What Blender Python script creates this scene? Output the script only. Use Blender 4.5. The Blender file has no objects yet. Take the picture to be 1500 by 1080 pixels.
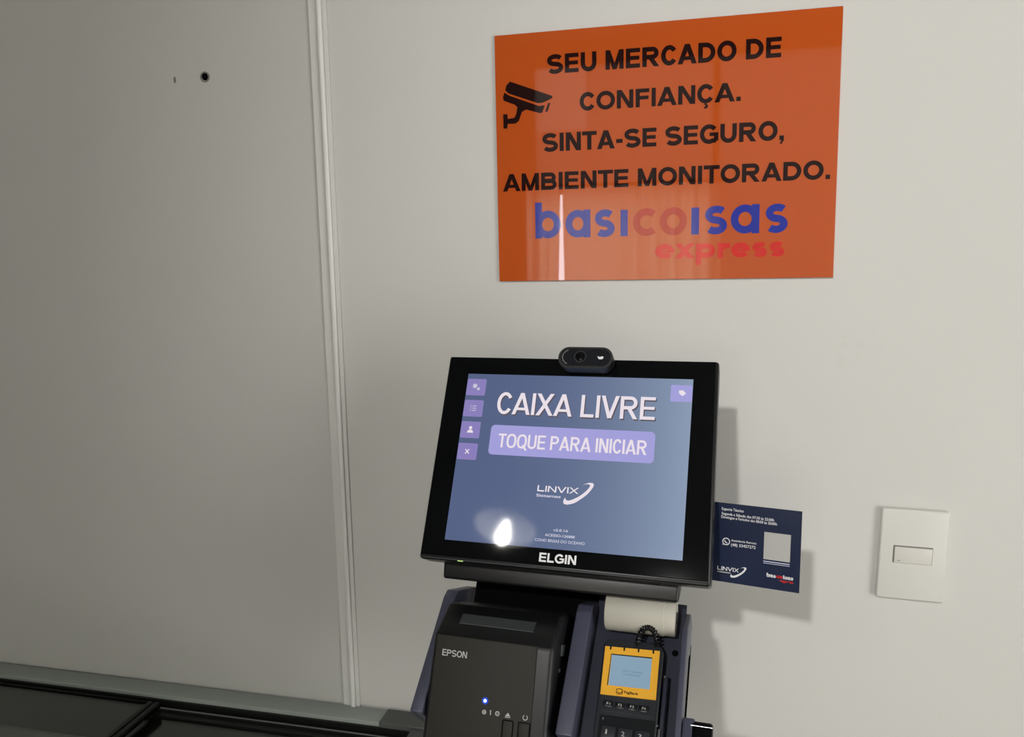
import bpy, bmesh, math, random
from mathutils import Matrix, Vector
from math import sin, cos, pi, radians

# ------------------------------------------------------------------ scene, camera, world, light
S = bpy.context.scene
COL = S.collection
S.view_settings.view_transform = 'Standard'
S.view_settings.look = 'None'
S.view_settings.gamma = 1
S.view_settings.exposure = 0.0
S.view_settings.use_curve_mapping = False

def axes(yaw, lean):
    a = Vector((cos(yaw), sin(yaw), 0)); b0 = Vector((0, 0, 1)); n0 = a.cross(b0)
    b = cos(lean)*b0 - sin(lean)*n0
    return a, b, a.cross(b)

cy, cp, cr = -0.2366, -0.1394, -0.0189
f = Vector((sin(cy)*cos(cp), cos(cy)*cos(cp), sin(cp)))
r = Vector((cos(cy), -sin(cy), 0)); u = r.cross(f)
r, u = cos(cr)*r + sin(cr)*u, -sin(cr)*r + cos(cr)*u
cam = bpy.data.objects.new('camera', bpy.data.cameras.new('camera')); COL.objects.link(cam)
cam.matrix_world = Matrix(((r.x, u.x, -f.x, 0), (r.y, u.y, -f.y, -0.9933), (r.z, u.z, -f.z, 1.53), (0, 0, 0, 1)))
cam.data.sensor_width = 36; cam.data.lens = 1159.29/1500*36; cam.data.clip_start = 0.02
S.camera = cam

wd = bpy.data.worlds.new('sky'); S.world = wd; wd.use_nodes = True
bg = wd.node_tree.nodes['Background']
bg.inputs[0].default_value = (0.90, 0.95, 1.0, 1); bg.inputs[1].default_value = 16.0

def area(name, loc, rot, sx, sy, power, col):
    l = bpy.data.lights.new(name, 'AREA'); l.shape = 'RECTANGLE'; l.size = sx; l.size_y = sy
    l.energy = power; l.color = col
    o = bpy.data.objects.new(name, l); COL.objects.link(o); o.location = loc; o.rotation_euler = rot
    return o
# added key spot, no such fixture known; its cone leaves the left dimmer
sl = bpy.data.lights.new('added_key_spot', 'SPOT'); sl.energy = 190; sl.color = (1.0, 0.985, 0.95); sl.spot_size = radians(65); sl.spot_blend = 1.0; sl.shadow_soft_size = 0.055
so = bpy.data.objects.new('added_key_spot', sl); COL.objects.link(so); so.location = (-0.42, -2.80, 2.76)
so.rotation_euler = (Vector((0.85, 0, 1.30)) - so.location).to_track_quat('-Z', 'Y').to_euler()
area('daylight_right', (1.86, -1.75, 1.25), (0, radians(90), 0), 2.0, 1.5, 44, (1.0, 0.985, 0.93))  # daylight entering by the wide glazed opening in the right wall

# ------------------------------------------------------------------ helpers
def lin(c):
    c /= 255.0
    return c/12.92 if c <= 0.04045 else ((c+0.055)/1.055)**2.4
def rgb(r_, g_, b_): return (lin(r_), lin(g_), lin(b_), 1)

def mat(name, col, rough=0.5, spec=0.5, metal=0.0, emit=None, es=1.0, noise=0.0, nscale=40, bump=0.0, bscale=400, coat=0, trans=0, ior=1.45):
    m = bpy.data.materials.new(name); m.use_nodes = True
    nt = m.node_tree; p = nt.nodes['Principled BSDF']
    p.inputs['Base Color'].default_value = col
    p.inputs['Roughness'].default_value = rough
    p.inputs['Specular IOR Level'].default_value = spec
    p.inputs['Metallic'].default_value = metal
    p.inputs['Coat Weight'].default_value = coat
    p.inputs['Transmission Weight'].default_value = trans
    p.inputs['IOR'].default_value = ior
    if emit:
        p.inputs['Emission Color'].default_value = emit; p.inputs['Emission Strength'].default_value = es
    if noise or bump:
        tc = nt.nodes.new('ShaderNodeTexCoord')
    if noise:
        n = nt.nodes.new('ShaderNodeTexNoise'); n.inputs['Scale'].default_value = nscale; n.inputs['Detail'].default_value = 6
        nt.links.new(tc.outputs['Object'], n.inputs['Vector'])
        mx = nt.nodes.new('ShaderNodeMix'); mx.data_type = 'RGBA'
        mx.inputs['A'].default_value = tuple(c*(1-noise) for c in col[:3]) + (1,)
        mx.inputs['B'].default_value = tuple(min(1, c*(1+noise)) for c in col[:3]) + (1,)
        nt.links.new(n.outputs['Fac'], mx.inputs['Factor']); nt.links.new(mx.outputs['Result'], p.inputs['Base Color'])
    if bump:
        n2 = nt.nodes.new('ShaderNodeTexNoise'); n2.inputs['Scale'].default_value = bscale; n2.inputs['Detail'].default_value = 4
        nt.links.new(tc.outputs['Object'], n2.inputs['Vector'])
        b_ = nt.nodes.new('ShaderNodeBump'); b_.inputs['Strength'].default_value = bump; b_.inputs['Distance'].default_value = 0.001
        nt.links.new(n2.outputs['Fac'], b_.inputs['Height']); nt.links.new(b_.outputs['Normal'], p.inputs['Normal'])
    return m

class Frame:
    """local millimetres: u to the right, v up along the face, w out of the face"""
    def __init__(s, o, yaw=0, lean=0, roll=0):
        a, b, n = axes(yaw, lean)
        a, b = cos(roll)*a + sin(roll)*b, -sin(roll)*a + cos(roll)*b
        s.m = Matrix(((a.x, -n.x, b.x, o[0]), (a.y, -n.y, b.y, o[1]), (a.z, -n.z, b.z, o[2]), (0, 0, 0, 1)))
def P(u_, v_, w_): return Vector((u_/1000, -w_/1000, v_/1000))

def finish(bm, name, m, fr=None, parent=None, smooth=False, kind=None):
    bmesh.ops.recalc_face_normals(bm, faces=bm.faces[:])
    me = bpy.data.meshes.new(name); bm.to_mesh(me); bm.free()
    me.materials.append(m)
    if smooth: me.set_sharp_from_angle(angle=radians(35)); [setattr(p, 'use_smooth', True) for p in me.polygons]
    o = bpy.data.objects.new(name, me); COL.objects.link(o)
    W = fr.m if fr else Matrix.Identity(4)
    if parent is not None:
        o.parent = parent
        chain = W_of[parent.name].inverted() @ W
        o.matrix_basis = chain
    else: o.matrix_basis = W
    W_of[o.name] = W
    if kind: o['kind'] = kind
    return o
W_of = {}
def thing(name, label, cat, loc=(0, 0, 0), group=None):
    o = bpy.data.objects.new(name, None); COL.objects.link(o); o.empty_display_size = 0.05
    o.location = loc; W_of[o.name] = Matrix.Translation(loc)
    o['label'] = label; o['category'] = cat
    if group: o['group'] = group
    return o
def tag(o, label, cat, group=None):
    o['label'] = label; o['category'] = cat
    if group: o['group'] = group

def prism(bm, pts, w0, w1):
    lo = [bm.verts.new(P(x, y, w0)) for x, y in pts]; hi = [bm.verts.new(P(x, y, w1)) for x, y in pts]
    n = len(pts); bm.faces.new(lo); bm.faces.new(hi)
    for i in range(n): bm.faces.new((lo[i], lo[(i+1) % n], hi[(i+1) % n], hi[i]))
def prism_u(bm, prof, u0, u1):      # profile in (v, w), swept along u
    lo = [bm.verts.new(P(u0, v, w)) for v, w in prof]; hi = [bm.verts.new(P(u1, v, w)) for v, w in prof]
    n = len(prof); bm.faces.new(lo); bm.faces.new(hi)
    for i in range(n): bm.faces.new((lo[i], lo[(i+1) % n], hi[(i+1) % n], hi[i]))
def bevel(bm, r_, seg=3, geom=None):
    bmesh.ops.bevel(bm, geom=geom or bm.edges[:], offset=r_/1000, segments=seg, profile=0.5, affect='EDGES', clamp_overlap=True)
def rbox(u0, u1, v0, v1, w0, w1, r_=0, seg=3, bm=None):
    b = bmesh.new()
    prism(b, [(u0, v0), (u1, v0), (u1, v1), (u0, v1)], w0, w1)
    if r_: bevel(b, r_, seg)
    if bm is not None:
        me = bpy.data.meshes.new('tmp'); b.to_mesh(me); b.free(); bm.from_mesh(me); bpy.data.meshes.remove(me); return bm
    return b
def rrect(u0, u1, v0, v1, r_, n=5):
    out = []
    for cx, cz, a0 in ((u1-r_, v1-r_, 0), (u0+r_, v1-r_, 90), (u0+r_, v0+r_, 180), (u1-r_, v0+r_, 270)):
        for i in range(n+1):
            t = radians(a0 + 90*i/n); out.append((cx + r_*cos(t), cz + r_*sin(t)))
    return out
def disc(cx, cz, rr, n=20, ry=None): return [(cx + rr*cos(2*pi*i/n), cz + (ry or rr)*sin(2*pi*i/n)) for i in range(n)]
def ribbon(bm, pts, width, w0, w1, closed=False):
    n = len(pts); L = []; R_ = []
    for i in range(n):
        a = pts[i-1] if (i > 0 or closed) else pts[i]; b = pts[(i+1) % n] if (i < n-1 or closed) else pts[i]
        d = Vector((b[0]-a[0], b[1]-a[1])); d.normalize(); wd_ = width/2
        L.append((pts[i][0]-d.y*wd_, pts[i][1]+d.x*wd_)); R_.append((pts[i][0]+d.y*wd_, pts[i][1]-d.x*wd_))
    for i in range(n if closed else n-1):
        j = (i+1) % n
        prism(bm, [L[i], L[j], R_[j], R_[i]], w0, w1)
def arc(cx, cz, rx, rz, a0, a1, n=20): return [(cx + rx*cos(radians(a0+(a1-a0)*i/n)), cz + rz*sin(radians(a0+(a1-a0)*i/n))) for i in range(n+1)]
def lathe(bm, prof, M, n=32):       # prof (radius, height) in metres, about local z, placed by M
    rings = []
    for rr, h in prof:
        rings.append([bm.verts.new(M @ Vector((rr*cos(2*pi*k/n), rr*sin(2*pi*k/n), h))) for k in range(n)])
    for a, b in zip(rings, rings[1:]):
        for k in range(n): bm.faces.new((a[k], a[(k+1) % n], b[(k+1) % n], b[k]))
    bm.faces.new(rings[0]); bm.faces.new(rings[-1])
def tube(bm, pts, rad, n=8):        # pts are Vectors
    rings = []
    for i, p in enumerate(pts):
        d = (pts[min(i+1, len(pts)-1)] - pts[max(i-1, 0)]).normalized()
        s = d.orthogonal().normalized() if i == 0 else (s - d*s.dot(d)).normalized()
        t = d.cross(s)
        rings.append([bm.verts.new(p + rad*(cos(2*pi*k/n)*s + sin(2*pi*k/n)*t)) for k in range(n)])
    for a, b in zip(rings, rings[1:]):
        for k in range(n): bm.faces.new((a[k], a[(k+1) % n], b[(k+1) % n], b[k]))
    bm.faces.new(rings[0]); bm.faces.new(rings[-1])

def raw_text(s, bold=0.0, space=1.0):
    c = bpy.data.curves.new('t', 'FONT'); c.body = s; c.offset = bold; c.resolution_u = 4; c.space_character = space
    o = bpy.data.objects.new('t', c); COL.objects.link(o)
    bpy.context.view_layer.update()
    dg = bpy.context.evaluated_depsgraph_get()
    me = bpy.data.meshes.new_from_object(o.evaluated_get(dg))
    bpy.data.objects.remove(o); bpy.data.curves.remove(c)
    return me
def text(name, s, u0, u1, vb, h, w, m, fr, parent, bold=0.0, ref='E', thick=0.15, space=1.0, slope=0.0, shear=0.0):
    """text s between u0 and u1, baseline vb, reference-letter height h (mm)"""
    rm = raw_text(ref, bold); zz = [v.co.y for v in rm.vertices]; rh = max(zz)-min(zz); rb = min(zz)
    me = raw_text(s, bold, space); xs = [v.co.x for v in me.vertices]
    x0, x1 = min(xs), max(xs)
    bm = bmesh.new(); bm.from_mesh(me)
    ex = bmesh.ops.extrude_face_region(bm, geom=bm.faces[:])
    top = set(g for g in ex['geom'] if isinstance(g, bmesh.types.BMVert))
    for v in bm.verts:
        X = u0 + (v.co.x-x0)/(x1-x0)*(u1-u0); Y = vb + (v.co.y-rb)/rh*h
        X += shear*(Y-vb); Y += slope*(X-u0)
        v.co = P(X, Y, w + (thick if v in top else 0))
    bpy.data.meshes.remove(me); bpy.data.meshes.remove(rm)
    return finish(bm, name, m, fr, parent)
def shape(name, polys, w0, w1, m, fr, parent, smooth=False):
    bm = bmesh.new()
    for p in polys: prism(bm, p, w0, w1)
    return finish(bm, name, m, fr, parent, smooth)

# block capitals drawn as strokes: cell height 1, stroke t; each glyph is (width, builder)
def stroke_text(name, s, u0, u1, vb, h, w, m, fr, parent, t=0.2, thick=0.4, gap=0.12, slope=0.0):
    Wd = dict(A=1.0, B=.86, C=.86, D=.88, E=.76, F=.7, G=.98, I=None, K=.9, L=.7, M=.98, N=.86, O=.98, P=.82, Q=.98, R=.9, S=.9, T=.82, U=.86, V=.94, X=.94)
    Wd['Ç'] = .86; Wd['0'] = .7
    def wid(ch, k):
        if ch == ' ': return .26*k
        if ch in '.,': return t
        if ch == 'I': return t
        if ch == '-': return .36*k
        return Wd[ch]*k
    tight = {('A', 'V'), ('T', 'A'), ('A', '.'), ('P', 'A'), ('L', 'I')}
    def total(k):
        x = 0
        for i, ch in enumerate(s):
            x += wid(ch, k)
            if i < len(s)-1: x += gap*k*gapf(s[i], s[i+1])
        return x
    def gapf(a, b):
        f_ = 1.0
        for c in (a, b):
            if c in 'AVXT': f_ -= .42
            if c in 'OCGQSÇ': f_ -= .2
        if a in 'CÇ': f_ -= .35
        if a+b in ('CA', 'LI', 'IL'): f_ -= .1
        return max(f_, .05)
    target = (u1-u0)/h; lo, hi = .2, 3
    for _ in range(40):
        k = (lo+hi)/2
        if total(k) > target: hi = k
        else: lo = k
    x = 0; bm = bmesh.new(); cnt = [0]
    def pt(p): return (u0 + p[0]*h, vb + p[1]*h + slope*p[0]*h)
    def poly(ps):
        cnt[0] += 1; prism(bm, [pt(p) for p in ps], w, w+thick+0.004*(cnt[0] % 5))
    def rc(a, b, c, d): poly([(a, c), (b, c), (b, d), (a, d)])
    def path(ps, closed=False, tt=None):
        cnt[0] += 1; ribbon(bm, [pt(p) for p in ps], (tt or t)*h, w, w+thick+0.004*(cnt[0] % 5), closed)
    for i, ch in enumerate(s):
        W = wid(ch, k); q = t/2; r_ = x+W; ty = t*.92
        def para(xa, ya, xb, yb, wx): poly([(xa-wx/2, ya), (xa+wx/2, ya), (xb+wx/2, yb), (xb-wx/2, yb)])
        def bowl(x0, xr, ya, yb):   # D-shaped stroke between heights ya..yb, closing on a stem
            ry = (yb-ya-t)/2; rx = min(xr-q-x0, ry*1.0); cxx = xr-q-rx; cyy = (ya+yb)/2
            path([(x0, yb-q)] + arc(cxx, cyy, rx, ry, 90, -90, 14) + [(x0, ya+q)])
        if ch in 'EFL':
            rc(x, x+t, 0, 1)
            if ch != 'F': rc(x+t, r_, 0, ty)
            if ch != 'L': rc(x+t, r_, 1-ty, 1); rc(x+t, r_-.05*W, .5-ty*.42, .5+ty*.5)
        elif ch == 'I': rc(x, r_, 0, 1)
        elif ch == 'T': rc(x, r_, 1-ty, 1); rc((x+r_-t)/2, (x+r_+t)/2, 0, 1-ty)
        elif ch == 'A':
            wx = t*1.1; c = (x+r_)/2
            para(x+wx/2, 0, c, 1, wx); para(r_-wx/2, 0, c, 1, wx); rc(x+W*.22, r_-W*.22, .2, .2+ty*.85)
        elif ch == 'V':
            wx = t*1.1; c = (x+r_)/2; para(c, 0, x+wx/2, 1, wx); para(c, 0, r_-wx/2, 1, wx)
        elif ch == 'X':
            wx = t*1.2; para(x+wx/2, 0, r_-wx/2, 1, wx); para(r_-wx/2, 0, x+wx/2, 1, wx)
        elif ch == 'M':
            c = (x+r_)/2; rc(x, x+t, 0, 1); rc(r_-t, r_, 0, 1); wx = t*.95
            para(c, 0, x+wx*.6, 1, wx); para(c, 0, r_-wx*.6, 1, wx)
        elif ch == 'N':
            rc(x, x+t, 0, 1); rc(r_-t, r_, 0, 1); para(r_-t*.6, 0, x+t*.6, 1, t*1.15)
        elif ch in 'OQ0':
            rx, ry = (W-t)/2, (1.03-t)/2; c = (x+r_)/2; n_ = 36
            e = 2.0 if k*1.0 > .8 else 2.5
            ps = []
            for j in range(n_):
                a = 2*pi*j/n_; ca, sa = cos(a), sin(a)
                ps.append((c + rx*math.copysign(abs(ca)**(2/e), ca), .5 + ry*math.copysign(abs(sa)**(2/e), sa)))
            path(ps, True)
            if ch == 'Q': para(r_-t*.1, -.14, c+W*.12, .26, t*1.15)
        elif ch in 'CÇG':
            rx, ry = (W-t)/2, (1.03-t)/2; c = x+W/2
            if ch == 'G':
                path(arc(c, .5, rx, ry, 38, 300, 26) + [(r_-q, .16)]); rc(r_-t, r_, .14, .5); rc(c+.02, r_, .5-ty*.5, .5+ty*.36)
            else: path(arc(c, .5, rx, ry, 34, 326, 28))
            if ch == 'Ç':
                path([(c, -.02), (c-.02, -.1)], tt=t*.5); path(arc(c-.03, -.17, .1, .07, 80, -120, 8), tt=t*.5)
        elif ch == 'S':
            rx, H = (W-t)/2, (1.03-t)/4; c = x+W/2
            path(arc(c, .5+H, rx, H, 28, 245, 16) + arc(c, .5-H, rx, H, 65, -152, 16))
        elif ch == 'D': rc(x, x+t, 0, 1); bowl(x+t*.9, r_, 0, 1)
        elif ch in 'PR':
            rc(x, x+t, 0, 1); bowl(x+t*.9, r_-(.04*W if ch == 'R' else 0), .5-t*.56, 1)
            if ch == 'R': para(r_-t*.62, 0, x+W*.52, .5-t*.4, t*1.2)
        elif ch == 'B': rc(x, x+t, 0, 1); bowl(x+t*.9, r_-.05*W, .5-t*.4, 1); bowl(x+t*.9, r_, 0, .5+t*.5)
        elif ch == 'U':
            rx = (W-t)/2; ry = min(rx, .34)
            path([(x+q, 1), (x+q, ry+q)] + arc(x+W/2, ry+q-.01, rx, ry, 180, 360, 16)[1:-1] + [(r_-q, ry+q), (r_-q, 1)])
        elif ch == 'K': rc(x, x+t, 0, 1); para(x+t, .38, r_-t*.6, 1, t*1.2); para(r_-t*.6, 0, x+W*.42, .62, t*1.2)
        elif ch == '.': rc(x, r_, 0, t)
        elif ch == ',': rc(x, r_, 0, t); poly([(x+t*.45, 0), (r_, 0), (x+t*.5, -.2), (x+t*.1, -.2)])
        elif ch == '-': rc(x, r_, .28, .28+ty)
        x = r_
        if i < len(s)-1: x += gap*k*gapf(s[i], s[i+1])
    return finish(bm, name, m, fr, parent)

# ------------------------------------------------------------------ materials
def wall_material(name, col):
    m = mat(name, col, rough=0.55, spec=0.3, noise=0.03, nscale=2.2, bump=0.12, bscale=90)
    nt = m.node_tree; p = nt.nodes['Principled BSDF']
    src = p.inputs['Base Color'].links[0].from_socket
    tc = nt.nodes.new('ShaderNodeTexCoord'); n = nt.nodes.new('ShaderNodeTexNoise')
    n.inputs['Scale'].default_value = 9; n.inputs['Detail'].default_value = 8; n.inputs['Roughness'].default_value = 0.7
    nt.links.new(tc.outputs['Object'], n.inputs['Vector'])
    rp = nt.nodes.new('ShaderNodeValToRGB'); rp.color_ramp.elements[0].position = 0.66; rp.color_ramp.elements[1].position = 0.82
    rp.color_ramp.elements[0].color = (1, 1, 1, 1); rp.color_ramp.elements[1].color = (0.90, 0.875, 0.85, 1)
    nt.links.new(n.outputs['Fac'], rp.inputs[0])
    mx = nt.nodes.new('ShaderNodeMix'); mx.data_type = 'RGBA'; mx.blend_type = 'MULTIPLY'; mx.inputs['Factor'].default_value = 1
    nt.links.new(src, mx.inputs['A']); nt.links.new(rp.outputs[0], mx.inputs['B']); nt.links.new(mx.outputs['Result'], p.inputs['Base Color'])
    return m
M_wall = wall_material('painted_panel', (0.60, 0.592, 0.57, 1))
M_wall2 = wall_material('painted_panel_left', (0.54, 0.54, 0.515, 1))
M_strip = mat('joint_profile', (0.64, 0.64, 0.615, 1), rough=0.4)
M_bead = mat('joint_bead', (0.74, 0.74, 0.72, 1), rough=0.35)
M_room = mat('room_paint', (0.34, 0.33, 0.31, 1), rough=0.8, noise=0.05, nscale=3)
M_ceil = mat('ceiling_paint', (0.20, 0.20, 0.20, 1), rough=0.9, noise=0.05, nscale=3)
M_floor = mat('floor_tile', (0.22, 0.21, 0.20, 1), rough=0.4, noise=0.15, nscale=5)
M_orange = mat('orange_acrylic', rgb(184, 79, 26), rough=0.02, spec=0.6, noise=0.015, nscale=5)
M_ink = mat('sign_black_ink', rgb(34, 15, 14), rough=0.03, spec=0.3)
M_inkedge = mat('sign_edge', rgb(160, 66, 30), rough=0.3)
M_blue = mat('sign_blue_ink', rgb(28, 44, 150), rough=0.03)
M_red1 = mat('sign_dark_red_ink', rgb(172, 46, 26), rough=0.03)
M_red2 = mat('sign_red_ink', rgb(205, 42, 36), rough=0.03)
M_plate = mat('switch_white', rgb(209, 209, 203), rough=0.35, noise=0.01)
M_key = mat('switch_key_white', rgb(208, 206, 199), rough=0.3)
M_groove = mat('switch_groove', rgb(125, 120, 115), rough=0.6)
M_black = mat('black_plastic', rgb(17, 17, 19), rough=0.35, bump=0.05, bscale=900)
M_gloss = mat('black_gloss', rgb(6, 7, 9), rough=0.035, spec=0.4)
M_pgloss = mat('webcam_gloss', rgb(24, 26, 30), rough=0.12, spec=0.6, coat=0.3)
M_void = mat('matt_black', rgb(5, 5, 6), rough=0.9, spec=0.1)
M_slate = mat('slate_plastic', rgb(68, 70, 86), rough=0.36, noise=0.04, nscale=14, bump=0.08, bscale=1200)
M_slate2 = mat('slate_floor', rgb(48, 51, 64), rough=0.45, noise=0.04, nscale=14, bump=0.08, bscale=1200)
M_pface = mat('printer_face', rgb(40, 39, 34), rough=0.6, spec=0.3, noise=0.05, nscale=120, bump=0.15, bscale=1800)
M_pbody = mat('printer_body', rgb(26, 26, 29), rough=0.42, spec=0.4, bump=0.05, bscale=1500)
M_grey = mat('dark_grey_cover', rgb(52, 56, 58), rough=0.5, noise=0.08, nscale=60)
M_white = mat('print_white', rgb(225, 225, 228), rough=0.5)
M_silver = mat('print_silver', rgb(175, 175, 172), rough=0.4)
M_steel = mat('bright_edge', rgb(190, 190, 195), rough=0.2, metal=0.9)
M_navy = mat('navy_card', rgb(34, 42, 66), rough=0.2, noise=0.25, nscale=18)
M_clear = mat('clear_edge', rgb(200, 205, 210), rough=0.1, spec=0.6)
M_yellow = mat('yellow_bezel', rgb(238, 176, 52), rough=0.45, noise=0.02)
M_term = mat('terminal_black', rgb(38, 41, 47), rough=0.42, noise=0.06, nscale=80, bump=0.1, bscale=1500)
M_termd = mat('terminal_dark', rgb(16, 18, 22), rough=0.35)
M_paper = mat('cream_white', rgb(182, 179, 168), rough=0.6, noise=0.03, nscale=30)
M_rim = mat('freezer_rim', rgb(152, 160, 154), rough=0.42, noise=0.02)
M_cap = mat('freezer_cap', rgb(82, 86, 84), rough=0.5)
M_rubber = mat('freezer_gasket', rgb(14, 16, 15), rough=0.5)
M_alu = mat('freezer_track', rgb(170, 175, 172), rough=0.3, metal=0.7)
M_liner = mat('freezer_liner', rgb(190, 190, 182), rough=0.6, noise=0.1, nscale=8)
M_fbody = mat('freezer_body', rgb(200, 202, 200), rough=0.5)
M_glass = mat('freezer_glass', (0.80, 0.86, 0.82, 1), rough=0.03, trans=1.0, ior=1.45)
M_led = mat('led_blue', (0.1, 0.2, 1, 1), emit=(0.45, 0.62, 1, 1), es=3.0)
M_ledring = mat('led_blue_ring', (0.0, 0.02, 0.3, 1), emit=(0.0, 0.05, 0.55, 1), es=0.6)
M_ledg = mat('led_green', (0.3, 0.5, 0.1, 1), emit=(0.45, 0.6, 0.2, 1), es=0.7)

def screen_mat(name, c0, c1=None, c2=None, rough=0.05):
    m = bpy.data.materials.new(name); m.use_nodes = True; nt = m.node_tree; p = nt.nodes['Principled BSDF']
    p.inputs['Base Color'].default_value = (0.004, 0.004, 0.006, 1); p.inputs['Roughness'].default_value = rough
    p.inputs['Specular IOR Level'].default_value = 0.4
    p.inputs['Emission Strength'].default_value = 1; p.inputs['Emission Color'].default_value = c0
    if c1:   # slate backdrop, with room glare painted in as paler emission towards its right edge
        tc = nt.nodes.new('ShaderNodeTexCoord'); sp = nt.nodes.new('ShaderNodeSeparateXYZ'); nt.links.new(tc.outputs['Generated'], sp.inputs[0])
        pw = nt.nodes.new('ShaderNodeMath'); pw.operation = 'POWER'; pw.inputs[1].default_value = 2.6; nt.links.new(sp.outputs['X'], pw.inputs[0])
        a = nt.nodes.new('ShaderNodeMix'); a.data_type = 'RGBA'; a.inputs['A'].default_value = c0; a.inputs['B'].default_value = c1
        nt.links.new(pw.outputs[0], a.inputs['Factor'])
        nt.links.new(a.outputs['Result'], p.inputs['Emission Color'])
    return m
M_scr = screen_mat('display_backdrop_glare', rgb(84, 97, 131), rgb(138, 154, 178))
M_btn = screen_mat('display_button', rgb(162, 158, 216))
M_sbtn = screen_mat('display_icon_tile', rgb(138, 126, 186))
M_txt = screen_mat('display_text', rgb(232, 222, 230))
M_txt2 = screen_mat('display_small_text', rgb(196, 196, 214))
M_shadowtxt = screen_mat('display_text_shade', rgb(92, 84, 92))
M_lcd = screen_mat('terminal_lcd', rgb(132, 158, 178), rough=0.15)
M_lcdt = screen_mat('terminal_lcd_text', rgb(98, 122, 142), rough=0.2)

# ------------------------------------------------------------------ room shell
WALL = Frame((0, 0, 0))
def struct(name, bm, m, **k): return finish(bm, name, m, WALL, kind='structure', **k)
XL, XR, YF, ZC = -2.4, 1.9, -4.2, 2.85
struct('wall_back', rbox(-478, 1990, -100, 2950, -100, 0), M_wall)
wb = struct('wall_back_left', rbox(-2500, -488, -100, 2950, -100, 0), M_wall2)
struct('wall_left', rbox(-2500, -2400, -100, 2950, 0, 4300), M_room)
bm = rbox(1900, 1990, -100, 2950, 0, 4300); struct('wall_right', bm, M_room)
struct('floor', rbox(-2400, 1900, -100, 0, 0, 4200), M_floor)
struct('ceiling', rbox(-2400, 1900, 2850, 2950, 0, 4200), M_ceil)
# front wall (behind the camera) with a curtained window and a narrow transom
bm = bmesh.new()
for u0, u1, v0, v1 in ((-2400, -1100, -100, 2950), (1150, 1900, -100, 2950), (-1100, 1150, -100, 850), (-1100, 1150, 2760, 2950)):
    prism(bm, [(u0, v0), (u1, v0), (u1, v1), (u0, v1)], 4200, 4300)
struct('wall_front', bm, M_room)
# glazed panel of the right wall, through which the daylight falls
bm = bmesh.new()
for v0, v1 in ((150, 200), (2250, 2310)): rbox(1880, 1900, v0, v1, 950, 2950, 0, bm=bm)
for w0, w1 in ((950, 1000), (2900, 2950)): rbox(1880, 1900, 150, 2310, w0, w1, 0, bm=bm)
wf = struct('window_1', bm, M_alu)
bm = rbox(1888, 1894, 200, 2250, 1000, 2900); finish(bm, 'pane', M_clear, WALL, wf)
# curtained window
bm = bmesh.new()
for u0, u1, v0, v1 in ((-1100, -1070, 850, 2760), (1120, 1150, 850, 2760), (-1070, 1120, 850, 885), (-1070, 1120, 2730, 2760), (55, 85, 885, 2730), (-1070, 55, 1930, 1960)):
    prism(bm, [(u0, v0), (u1, v0), (u1, v1), (u0, v1)], 4205, 4260)
wf2 = struct('window_2', bm, M_alu)
M_cloth = bpy.data.materials.new('curtain_cloth'); M_cloth.use_nodes = True
nt = M_cloth.node_tree; nt.nodes.clear()
o_ = nt.nodes.new('ShaderNodeOutputMaterial'); mxs = nt.nodes.new('ShaderNodeMixShader'); df = nt.nodes.new('ShaderNodeBsdfDiffuse'); tr = nt.nodes.new('ShaderNodeBsdfTranslucent')
df.inputs[0].default_value = (0.5, 0.42, 0.3, 1); tr.inputs[0].default_value = (0.46, 0.40, 0.30, 1); mxs.inputs[0].default_value = 0.55
nt.links.new(df.outputs[0], mxs.inputs[1]); nt.links.new(tr.outputs[0], mxs.inputs[2]); nt.links.new(mxs.outputs[0], o_.inputs[0])
def curtain(u0, u1, v0, v1, w, folds, amp, seed, dl=0, dr=0):
    rnd = random.Random(seed); bm = bmesh.new(); N = folds*10; cols = []
    ph = rnd.random()*6
    for i in range(N+1):
        t = i/N; x = u0+(u1-u0)*t; a = amp*(0.6+0.4*sin(t*7+ph)); z = w + a*sin(t*folds*2*pi + 0.8*sin(t*9+ph))
        cols.append((bm.verts.new(P(x, v0, z)), bm.verts.new(P(x + dl*(1-t) + dr*t, v1, z*0.4+w*0.6))))
    for a_, b_ in zip(cols, cols[1:]): bm.faces.new((a_[0], b_[0], b_[1], a_[1]))
    return bm
cg = 'curtains on the front window'
for nm, a, lab in (('window_curtain', (-1130, -936, 300, 1960, 4120, 3, 28, 1, 0, 46), 'narrow cream curtain panel at the left side of the bright gap'),
                   ('window_curtain', (-852, 110, 300, 1960, 4120, 9, 34, 5, -26, 0), 'wide cream curtain panel in soft folds covering most of the window')):
    o = finish(curtain(*a), nm, M_cloth, WALL, None, True); tag(o, lab, 'curtain', cg)
bm = bmesh.new(); tube(bm, [P(-1180, 1975, 4120), P(160, 1975, 4120)], 0.012, 12)
rod = finish(bm, 'curtain_rod', M_alu, WALL, None, True); tag(rod, 'thin round metal rod carrying the cream curtains', 'rod')
def frosted(name, t):
    m = bpy.data.materials.new(name); m.use_nodes = True; nt = m.node_tree; nt.nodes.clear()
    o = nt.nodes.new('ShaderNodeOutputMaterial'); b = nt.nodes.new('ShaderNodeBsdfTranslucent'); b.inputs[0].default_value = (t, t*.955, t*.87, 1)
    nt.links.new(b.outputs[0], o.inputs[0]); return m
M_frost = frosted('frosted_glass', 0.23); M_frost2 = frosted('frosted_glass_pale', 0.30)
finish(rbox(85, 1120, 885, 2730, 4234, 4240), 'pane', M_frost, WALL, wf2)
finish(rbox(-1070, -730, 1960, 2330, 4234, 4240), 'pane', M_frost, WALL, wf2)
finish(rbox(-1070, -730, 2330, 2730, 4234, 4240), 'pane', M_frost2, WALL, wf2)
finish(rbox(-730, 55, 1960, 2730, 4234, 4240), 'pane', M_frost, WALL, wf2)

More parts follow.
